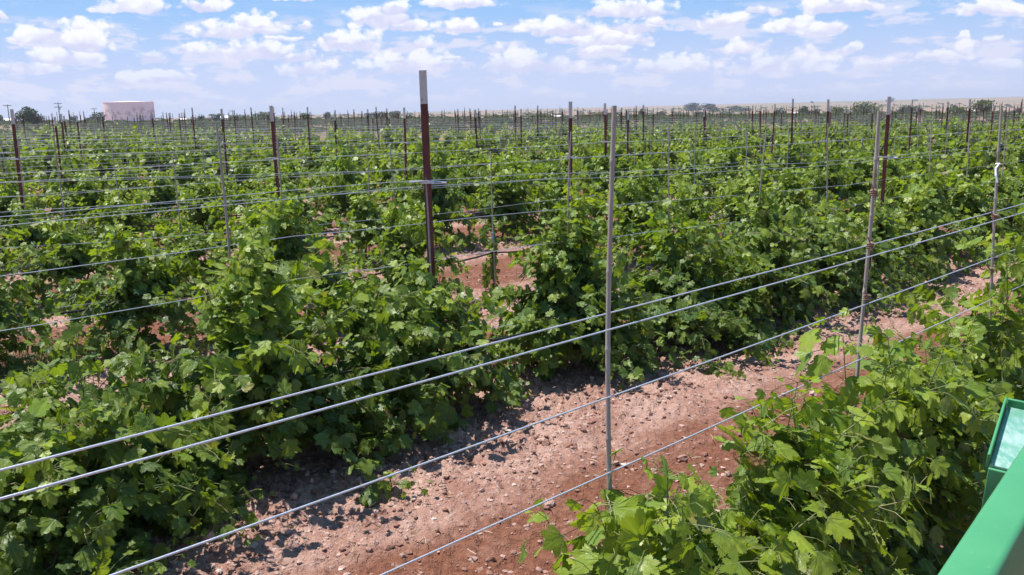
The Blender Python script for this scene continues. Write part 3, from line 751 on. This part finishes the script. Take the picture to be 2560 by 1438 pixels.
# ------------------------------------------------------------------ weeds in the aisle at left
M_grass = simple('weed_grass', (.09, .17, .03), (.18, .27, .06), 8, .7, bd=0)
def weeds():
    mb = MB()
    for _ in range(620):
        d = ray(rng.normal(60, 70), rng.normal(950, 28)); s = (0-CAM[2])/d[2]; p = CAM+d*s; p[2] = g1(p[0], p[1])
        a = rng.uniform(0, 6.28); L = rng.uniform(.08, .24); l = rng.uniform(.2, .9); w = .003
        e = np.array([math.cos(a), math.sin(a), 0]); s2 = np.array([-e[1], e[0], 0])*w
        q0 = p; q1 = p+e*L*.35*l+[0, 0, L*.6]; q2 = p+e*L*l+[0, 0, L*(1-.5*l)]
        mb.arr([q0-s2, q0+s2, q1+s2*.8, q1-s2*.8, q2], [[0, 1, 2, 3]]); mb.arr([q1-s2*.8, q1+s2*.8, q2], [[0, 1, 2]])
    tag(add('weed_grass', mb.mesh('weed_grass', M_grass)), 'fine green grass weeds in the aisle at the left edge', kind='stuff')
weeds()

# ------------------------------------------------------------------ distant things
def place(px, R, z=None):
    """point on the land seen in the direction of a column of the photograph, R metres away"""
    d_ = ray(px, 304-.0225*px); a = math.atan2(d_[0], d_[1]); x, y = R*math.sin(a), R*math.cos(a)
    return np.array([x, y, g1(x, y)])
def foliage_mat(name, a, b):
    m, T = material(name); geo = T.node('ShaderNodeNewGeometry'); rnd = geo.outputs['Random Per Island']
    c = T.mix(rnd, rgb(*a), rgb(*b)); d = T.node('ShaderNodeBsdfDiffuse', {'Color': c}); tr = T.node('ShaderNodeBsdfTranslucent', {'Color': c})
    mx = T.node('ShaderNodeMixShader', {0: .25}); T.l.new(d.outputs[0], mx.inputs[1]); T.l.new(tr.outputs[0], mx.inputs[2]); finish(T, mx.outputs[0]); return m
M_tree = foliage_mat('dark_tree_leaf', (.030, .048, .022), (.075, .105, .040))
M_mesq = foliage_mat('mesquite_leaf', (.085, .115, .045), (.17, .20, .085))
def crown_mb(w, h, n, seed, leaf):
    r = np.random.default_rng(seed); mb = MB(); C = []
    nc = 20
    for _ in range(nc):
        a = r.uniform(0, 6.28); rr = r.random()**.5*.36*w; zc = h*r.uniform(.22, .80); rr *= (1.05-.55*abs(zc/h-.45)); C.append((rr*math.cos(a), rr*math.sin(a)*.8, zc, r.uniform(.14, .22)*w))
    V = []; F = []
    for q in range(n):
        c = C[r.integers(nc)]; d = r.normal(0, 1, 3); d /= np.linalg.norm(d); s = c[3]*r.uniform(.65, 1.08)
        p = np.array(c[:3])+d*s*np.array([1, 1, .85*h/w*1.3]); p[2] = max(p[2], .05*h)
        u = r.normal(0, 1, 3); u /= np.linalg.norm(u); v = np.cross(u, r.normal(0, 1, 3)); v /= np.linalg.norm(v)
        l = leaf*r.uniform(.6, 1.3); k = len(V); V += [p-u*l, p+v*l*.5, p+u*l, p-v*l*.5]; F.append([k, k+1, k+2, k+3])
    mb.arr(V, F); return mb
_tcache = {}
def tree(px, R, wpx, hpx, label, mat=None, n=1300, group='trees and bushes beyond the vineyard', cat='tree', sink=0):
    mat = mat or M_tree; p = place(px, R); ca_ = p[1]/R; w = 1.2*ca_**2*wpx*R/F_PX; h = (1.5 if R > 100 and px > 600 else 1.15)*hpx*R/F_PX
    rt = empty('bush' if cat == 'bush' else 'tree', p-[0, 0, sink], rng.uniform(0, 6.28)); tag(rt, label, cat, group)
    key = (mat.name, int(rng.integers(4)), n)
    if key not in _tcache: _tcache[key] = crown_mb(1.0, .6, n, 40+len(_tcache)*7, .030 if n > 1000 else .045).mesh('crown', mat)
    add('crown', _tcache[key], rt, None, None, (w, w, h/.6))
    mb = MB(); mb.tube([[0, 0, -.3], [.03*w, 0, h*.3], [.0, .02*w, h*.6]], [w*.03, w*.022, w*.008], 6)
    for q in range(4):
        a = q*1.6; mb.tube([[0, 0, h*.2], [math.cos(a)*w*.2, math.sin(a)*w*.2, h*.55]], [w*.014, w*.005], 5)
    add('trunk', mb.mesh('trunk', M_bark), rt)
tree(74, 230, 80, 46, 'large dark round mesquite tree left of the storage tank', n=3200, sink=.6)
for (px, R, w, h, lab) in [(186, 420, 22, 14, 'small dark bush between the round tree and the tank'), (238, 430, 58, 20, 'low spreading tree touching the left side of the tank'),
    (503, 330, 20, 15, 'small dark bush between the tank and the white shed'), (540, 420, 46, 16, 'pale low bush just right of the small dark bush'), (600, 430, 70, 16, 'wide low thicket right of the white shed'),
    (660, 400, 60, 15, 'low grey-green thicket behind the white-tipped post'), (4, 400, 16, 18, 'dark bush cut by the left frame edge')]:
    tree(px, R, w, h, lab, M_tree if 'dark' in lab or 'tank' in lab else M_mesq, 900)
for (px, R, w, h, lab, m) in [(765, 150, 26, 20, 'light green feathery bush on the field edge', M_mesq), (818, 500, 22, 13, 'dark round bush on the skyline left of centre', M_tree), (925, 600, 34, 10, 'flat dark bush low on the skyline', M_tree),
    (955, 300, 40, 15, 'dark bush left of the tallest maroon post', M_tree), (985, 310, 30, 17, 'olive bush left of the tallest maroon post', M_mesq), (1020, 280, 36, 10, 'low bush beside the tallest maroon post', M_tree),
    (1500, 250, 60, 12, 'low olive scrub in front of the pink field', M_mesq), (1606, 420, 20, 15, 'small grey bush on the pink slope', M_tree), (1650, 430, 34, 10, 'low scrub on the pink slope', M_tree),
    (1730, 900, 46, 16, 'tall dark trees at the left end of the hill grove', M_tree), (1780, 900, 60, 14, 'dark trees in the middle of the hill grove', M_tree), (1850, 880, 70, 10, 'low trees at the right end of the hill grove', M_tree),
    (1757, 420, 50, 9, 'flat bush below the hill grove', M_tree), (1945, 330, 46, 14, 'dark bush above the middle of the far posts', M_tree), (2010, 350, 30, 18, 'dark upright bush right of centre', M_tree), (2035, 360, 42, 12, 'low bush by the small white roof', M_tree),
    (2100, 300, 56, 16, 'grey-green thicket before the tan slope', M_mesq), (2160, 300, 80, 22, 'large green thicket just left of the white-topped post', M_mesq), (2260, 420, 56, 14, 'dark thicket just right of the white-topped post', M_tree),
    (2300, 430, 40, 13, 'dark thicket in the tan field', M_tree), (2385, 520, 18, 14, 'single dark tree beside the white farm building', M_tree), (2372, 520, 12, 9, 'small dark bush beside the single dark tree', M_tree),
    (2460, 200, 70, 24, 'pale green feathery mesquite at the right', M_mesq), (2400, 210, 60, 14, 'pale low mesquite thicket at the right', M_mesq), (2545, 500, 26, 9, 'dark bush at the right frame edge', M_tree),
    (2225, 1900, 22, 7, 'dark trees on the skyline by the white-topped post', M_tree), (2030, 2100, 10, 4, 'lone tiny tree on the skyline', M_tree), (2290, 2000, 12, 3, 'flat clump of trees on the right skyline', M_tree),
    (1350, 260, 60, 10, 'low olive scrub right of the tallest maroon post', M_mesq), (1250, 280, 70, 10, 'low scrub near the centre skyline', M_mesq), (2330, 240, 50, 9, 'low weeds in the tan field at the right', M_mesq)]:
    tree(px, R, w, h, lab, m, 900, cat='bush')
# scrub: ground cover of small bushes, uncountable
def scrub():
    mb = MB(); base = crown_mb(1.0, .6, 60, 3, .11); bv = np.vstack(base.v); bf = np.vstack(base.f)
    for _ in range(3600):
        a = math.radians(rng.uniform(-32, 32)); R = 70*(1500/70)**rng.random(); x, y = R*math.sin(a), R*math.cos(a)
        if vnoise(np.array([x/60]), np.array([y/60]), 4)[0] < .40: continue
        s = rng.uniform(.5, 1.8)*(1+R/350); mb.arr(bv*[s, s, s*.75]+[x, y, g1(x, y)-.05], bf)
    tag(add('scrub', mb.mesh('scrub', M_mesq)), 'scattered low scrub over the dry land behind the vines', kind='stuff')
scrub()

# storage tank
M_tank = None
def tank():
    m, T = material('pale_pink_tank_paint'); co = T.node('ShaderNodeTexCoord').outputs['Object']; s = T.node('ShaderNodeSeparateXYZ', {0: co})
    n = T.noise(T.vmath('MULTIPLY', co, (1, 1, 1)), .35, 6, .65); n2 = T.noise(T.vmath('MULTIPLY', co, (1, 1, .25)), .9, 4)
    c = T.mix(n2, rgb(.84, .62, .64), rgb(.92, .72, .72))
    stain = T.math('MULTIPLY', T.ramp(n, .47, .60), T.ramp(s.outputs[2], 10.0, 6.0))
    c = T.mix(T.math('MULTIPLY', stain, .6), c, rgb(.24, .15, .17))
    seam = T.math('LESS_THAN', T.math('FRACT', T.math('DIVIDE', s.outputs[2], 2.4)), .03)
    c = T.mix(T.math('MULTIPLY', seam, .25), c, rgb(.35, .25, .25))
    finish(T, principled(T, c, .65, 0, .3).outputs[0])
    R = 536; p = place(325, R); rad = 124*R/F_PX/2; h = 49*R/F_PX*.93; rad *= .86
    rt = empty('storage_tank', p-[0, 0, .5], 0); tag(rt, 'huge pale pink cylindrical storage tank with dark stains', 'tank')
    k = 64; a = np.arange(k)*2*math.pi/k; prof = [(rad, -.5), (rad, h), (rad+.12, h), (rad+.12, h+.15), (rad, h+.15)]
    def lathe(pr):
        mb = MB(); V = np.array([[r*math.cos(q), r*math.sin(q), z] for r, z in pr for q in a]); n = len(pr)
        mb.arr(V, [[i*k+j, i*k+(j+1) % k, (i+1)*k+(j+1) % k, (i+1)*k+j] for i in range(n-1) for j in range(k)]); return mb
    add('wall', lathe(prof).mesh('tank_wall', m, smooth=False), rt)
    add('roof', lathe([(rad, h+.15), (rad*.5, h+.5), (.01, h+.8)]).mesh('tank_roof', m, smooth=True), rt)
    mb = MB()
    for sx in (-.25, .25): mb.tube([[-rad-.25, sx, 0], [-rad-.25, sx, h+1]], .06, 5)
    for q in range(24): mb.tube([[-rad-.25, -.25, .5*q+.3], [-rad-.25, .25, .5*q+.3]], .04, 4)
    mb.box((-rad-.3, 0, h*.78), (.9, 1.2, .12)); mb.box((-rad-.3, 0, h*.55), (.9, 1.2, .12)); add('ladder', mb.mesh('ladder', M_clip), rt)
    mb = MB()
    for q in range(-12, 13, 4):
        b = -math.pi/2+q*.11; mb.tube([[rad*math.cos(b), rad*math.sin(b), h+.1], [rad*math.cos(b), rad*math.sin(b), h+.7]], .08, 4)
    mb.box((-rad*.97, 0, h+.5), (.6, .6, .9)); mb.box((rad*.97, 0, h+.5), (.5, .5, .9)); add('roof_fittings', mb.mesh('roof_fittings', m), rt)
tank()

# utility poles
M_pole = simple('pole_wood', (.08, .06, .05), (.16, .12, .10), 3, .9)
def pole(px, R, hpx, label, arms=1, xf=False):
    p = place(px, R); h = hpx*R/F_PX; rt = empty('utility_pole', p, 0); tag(rt, label, 'utility pole', 'utility poles on the horizon')
    mb = MB(); mb.tube([[0, 0, -.5], [0, 0, h]], [.19, .12], 8); add('pole', mb.mesh('pole', M_pole), rt)
    for q in range(arms):
        z = h-.35-q*1.1; mb = MB(); mb.box((0, -.2, z), (2.6, .14, .16)); c = add('crossarm', mb.mesh('crossarm', M_pole), rt)
        mb = MB()
        for s in (-1.15, -.5, .5, 1.15): mb.tube([[s, -.2, z+.08], [s, -.2, z+.34]], [.05, .09], 6)
        add('insulators', mb.mesh('insulators', M_clip), c)
    if xf: mb = MB(); mb.tube([[.35, -.1, h-2.4], [.35, -.1, h-1.5]], .28, 10); add('transformer', mb.mesh('transformer', M_clip), rt)
pole(24, 330, 42, 'utility pole with crossarm left of the round dark tree'); pole(150, 330, 46, 'utility pole with double crossarm and transformer left of the tank', 2, True)
pole(238, 420, 32, 'thin utility pole just left of the tank'); pole(582, 420, 26, 'small utility pole right of the white shed')
pole(144, 500, 26, 'bare thin pole beside the double crossarm pole', 0); pole(185, 520, 24, 'bare thin pole above the small dark bush', 0); pole(28+8, 450, 28, 'bare thin pole left of the round dark tree', 0)
pole(463, 400, 30, 'bare thin pole right of the tank', 0); pole(1785, 700, 26, 'bare thin pole before the hill grove', 0); pole(1960, 600, 22, 'bare thin pole above the middle of the field', 0)
pole(2556, 260, 36, 'dark pole at the right frame edge', 0); pole(2505, 420, 22, 'bare pole near the right frame edge', 0)

# small buildings
M_bw = simple('white_siding', (.62, .60, .58), (.74, .72, .70), 1, .7, bd=0); M_roof = simple('pale_metal_roof', (.60, .56, .54), (.72, .68, .66), 1, .5, bd=0)
M_pink = simple('pink_stucco', (.50, .34, .30), (.60, .42, .37), 1, .8, bd=0); M_glass = simple('dark_window', (.03, .035, .04), (.05, .055, .06), 5, .1, bd=0)
def shed(px, R, wpx, hpx, label, wall, name='shed', rz=.15):
    p = place(px, R); ca_ = p[1]/R; w = wpx*R/F_PX*ca_**2; h = hpx*R/F_PX*ca_; d = w*.6; rt = empty(name, p, rz); tag(rt, label, 'building'); hw = h*.68
    mb = MB(); mb.box((0, 0, hw/2-.2), (w, d, hw+.4)); 
    mb.arr([[-w/2, -d/2, hw], [-w/2, d/2, hw], [-w/2, 0, h*.98], [w/2, -d/2, hw], [w/2, d/2, hw], [w/2, 0, h*.98]], [[0, 1, 2], [3, 5, 4]]); add('wall', mb.mesh('shed_wall', wall), rt)
    mb = MB(); o = w*.04
    for s in (-1, 1):
        V = [[-w/2-o, s*(d/2+o), hw-.05], [w/2+o, s*(d/2+o), hw-.05], [w/2+o, 0, h], [-w/2-o, 0, h]]; V += [[a, b, c+.12] for a, b, c in V]
        mb.arr(V, [[0, 1, 2, 3], [7, 6, 5, 4], [0, 4, 5, 1], [1, 5, 6, 2], [2, 6, 7, 3], [3, 7, 4, 0]])
    add('roof', mb.mesh('shed_roof', M_roof), rt)
    mb = MB(); mb.box((-w*.1, -d/2-.03, hw*.42), (w*.1, .08, hw*.84)); add('door', mb.mesh('shed_door', M_glass), rt)
    for s in (-.32, .25): mb = MB(); mb.box((w*s, -d/2-.03, hw*.55), (w*.11, .08, hw*.35)); add('window', mb.mesh('shed_window', M_glass), rt)
shed(562, 400, 20, 14, 'small white shed on the left skyline', M_bw); shed(458, 400, 16, 9, 'tiny pink house with white roof right of the tank', M_pink, 'house')
shed(1395, 300, 18, 9, 'tiny low white shed near the centre', M_bw); shed(1993, 420, 26, 9, 'low white-roofed building in the scrub right of centre', M_bw)
shed(2425, 560, 34, 9, 'long low white farm building on the tan slope', M_bw, 'farm_building'); shed(20, 420, 22, 12, 'pink house behind the round dark tree at left', M_pink, 'house')

# rail brace at a row end
def brace():
    p0 = place(1444, 46); p1 = place(1536, 44); p2 = place(1566, 46); rt = empty('fence_brace', p0, 0); tag(rt, 'weathered timber fence brace with two long rails among the far posts', 'fence')
    mb = MB(); up = lambda p, h: list(p-p0+[0, 0, h])
    mb.tube([up(p0, 1.45), up(p1, 1.60)], .03, 6); mb.tube([up(p1, 1.60), up(p2, 1.35)], .03, 6); add('top_rail', mb.mesh('rail', M_pole), rt)
    mb = MB(); mb.tube([up(p0, .85), up(p1, .92)], .03, 6); mb.tube([up(p1, .92), up(p2, .85)], .03, 6); add('lower_rail', mb.mesh('rail', M_pole), rt)
    for p in (p0, p1, p2): mb = MB(); mb.tube([up(p, -.3), up(p, 1.7)], .05, 7); add('brace_post', mb.mesh('brace_post', M_pole), rt)
brace()

# ------------------------------------------------------------------ green machine frame at the lower right
def green():
    m, T = material('green_machine_paint'); co = T.node('ShaderNodeTexCoord').outputs['Object']
    n = T.noise(co, 9, 4); n2 = T.noise(T.vmath('MULTIPLY', co, (1, 1, 1)), 120, 3)
    c = T.mix(n, rgb(.045, .225, .095), rgb(.070, .285, .13)); c = T.mix(T.ramp(n2, .66, .74, 0, .25), c, rgb(.25, .36, .28))
    finish(T, principled(T, c, T.ramp(n, .3, .7, .42, .55), 0, .3, bump(T, n2, .0004)).outputs[0])
    m2, T2 = material('painted_sheen_green'); co = T2.node('ShaderNodeTexCoord').outputs['Object']
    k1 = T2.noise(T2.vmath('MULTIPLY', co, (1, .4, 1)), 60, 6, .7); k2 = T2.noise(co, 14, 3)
    c_ = T2.mix(T2.ramp(k1, .42, .66), rgb(.13, .32, .25), rgb(.30, .44, .40)); c_ = T2.mix(T2.math('MULTIPLY', T2.ramp(k2, .5, .7), .5), c_, rgb(.40, .52, .49))  # pale streaks paint the sky's reflection into the plate's green
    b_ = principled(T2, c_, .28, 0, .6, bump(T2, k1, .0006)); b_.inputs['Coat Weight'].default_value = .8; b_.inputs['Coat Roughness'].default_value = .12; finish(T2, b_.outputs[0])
    def hit(px, py, z): d = ray(px, py); return CAM+d*((z-CAM[2])/d[2])
    zt = 1.13
    l0, l1 = hit(2300, 1490, zt), hit(2590, 1060, zt); r0 = hit(2492, 1438, zt)
    d = l1-l0; d /= np.linalg.norm(d); nrm = np.array([d[1], -d[0], 0]); wid = (r0-l0)@nrm
    rt = empty('machine_frame', l0, 0); tag(rt, 'glossy green painted steel frame of a farm machine in the lower right corner', 'machine frame')
    import bmesh
    def bevbox(c, sz, ax, bev, nm):
        bm = bmesh.new(); bmesh.ops.create_cube(bm, size=1); 
        for v in bm.verts: v.co = Vector((v.co.x*sz[0], v.co.y*sz[1], v.co.z*sz[2]))
        bmesh.ops.bevel(bm, geom=bm.edges[:], offset=bev, segments=3, profile=.5, affect='EDGES')
        A = np.array(ax)
        for v in bm.verts: v.co = Vector(np.array(v.co[:])@A+np.array(c)-l0)
        me = bpy.data.meshes.new(nm); bm.to_mesh(me); bm.free(); me.materials.append(m)
        for p in me.polygons: p.use_smooth = True
        me.set_sharp_from_angle(angle=math.radians(40))
        return me
    ax = [d, nrm, [0, 0, 1]]
    add('main_beam', bevbox(l0+d*.45+nrm*wid/2-[0, 0, .075], (1.9, wid, .15), ax, .008, 'main_beam'), rt)
    # bracket: shallow tray with a raised left lip, beyond the beam
    zb = 1.0
    a0 = hit(2473, 1160, zb-.05); a1 = hit(2516, 1015, zb); b1 = hit(2640, 1030, zb); b0 = hit(2640, 1172, zb-.05)
    e = a1-a0; Lb = np.linalg.norm(e); e /= Lb; f = b0-a0; f = f-e*(f@e); Wb = np.linalg.norm(f); f /= Wb; up = -np.cross(e, f); up = up*np.sign(up[2]); ax2 = [e, f, up]
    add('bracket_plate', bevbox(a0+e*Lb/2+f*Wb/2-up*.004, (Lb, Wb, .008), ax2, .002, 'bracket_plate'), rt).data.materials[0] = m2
    add('bracket_lip', bevbox(a0+e*Lb/2+f*(-.003)+up*.006, (Lb*1.0, .005, .03), ax2, .0015, 'bracket_lip'), rt)
    add('bracket_face', bevbox(a0-e*.005+f*Wb/2-up*.085, (.006, Wb, .16), ax2, .002, 'bracket_face'), rt)
    add('bracket_end', bevbox(a1+e*.005+f*Wb/2+up*.004, (.006, Wb, .024), ax2, .002, 'bracket_end'), rt)
green()

# ------------------------------------------------------------------ air
def haze():
    m, T = material('haze_air'); v = T.node('ShaderNodeVolumePrincipled', {'Color': rgb(.78, .82, .95), 'Density': .00028, 'Anisotropy': .1})
    o = T.node('ShaderNodeOutputMaterial'); T.l.new(v.outputs[0], o.inputs[1])
    mb = MB(); mb.box((0, 0, 20-6), (19000, 19000, 60)); 
    tag(add('haze', mb.mesh('haze', m)), 'thin summer haze over the plain', kind='stuff')
HAZE = True
if HAZE: haze()
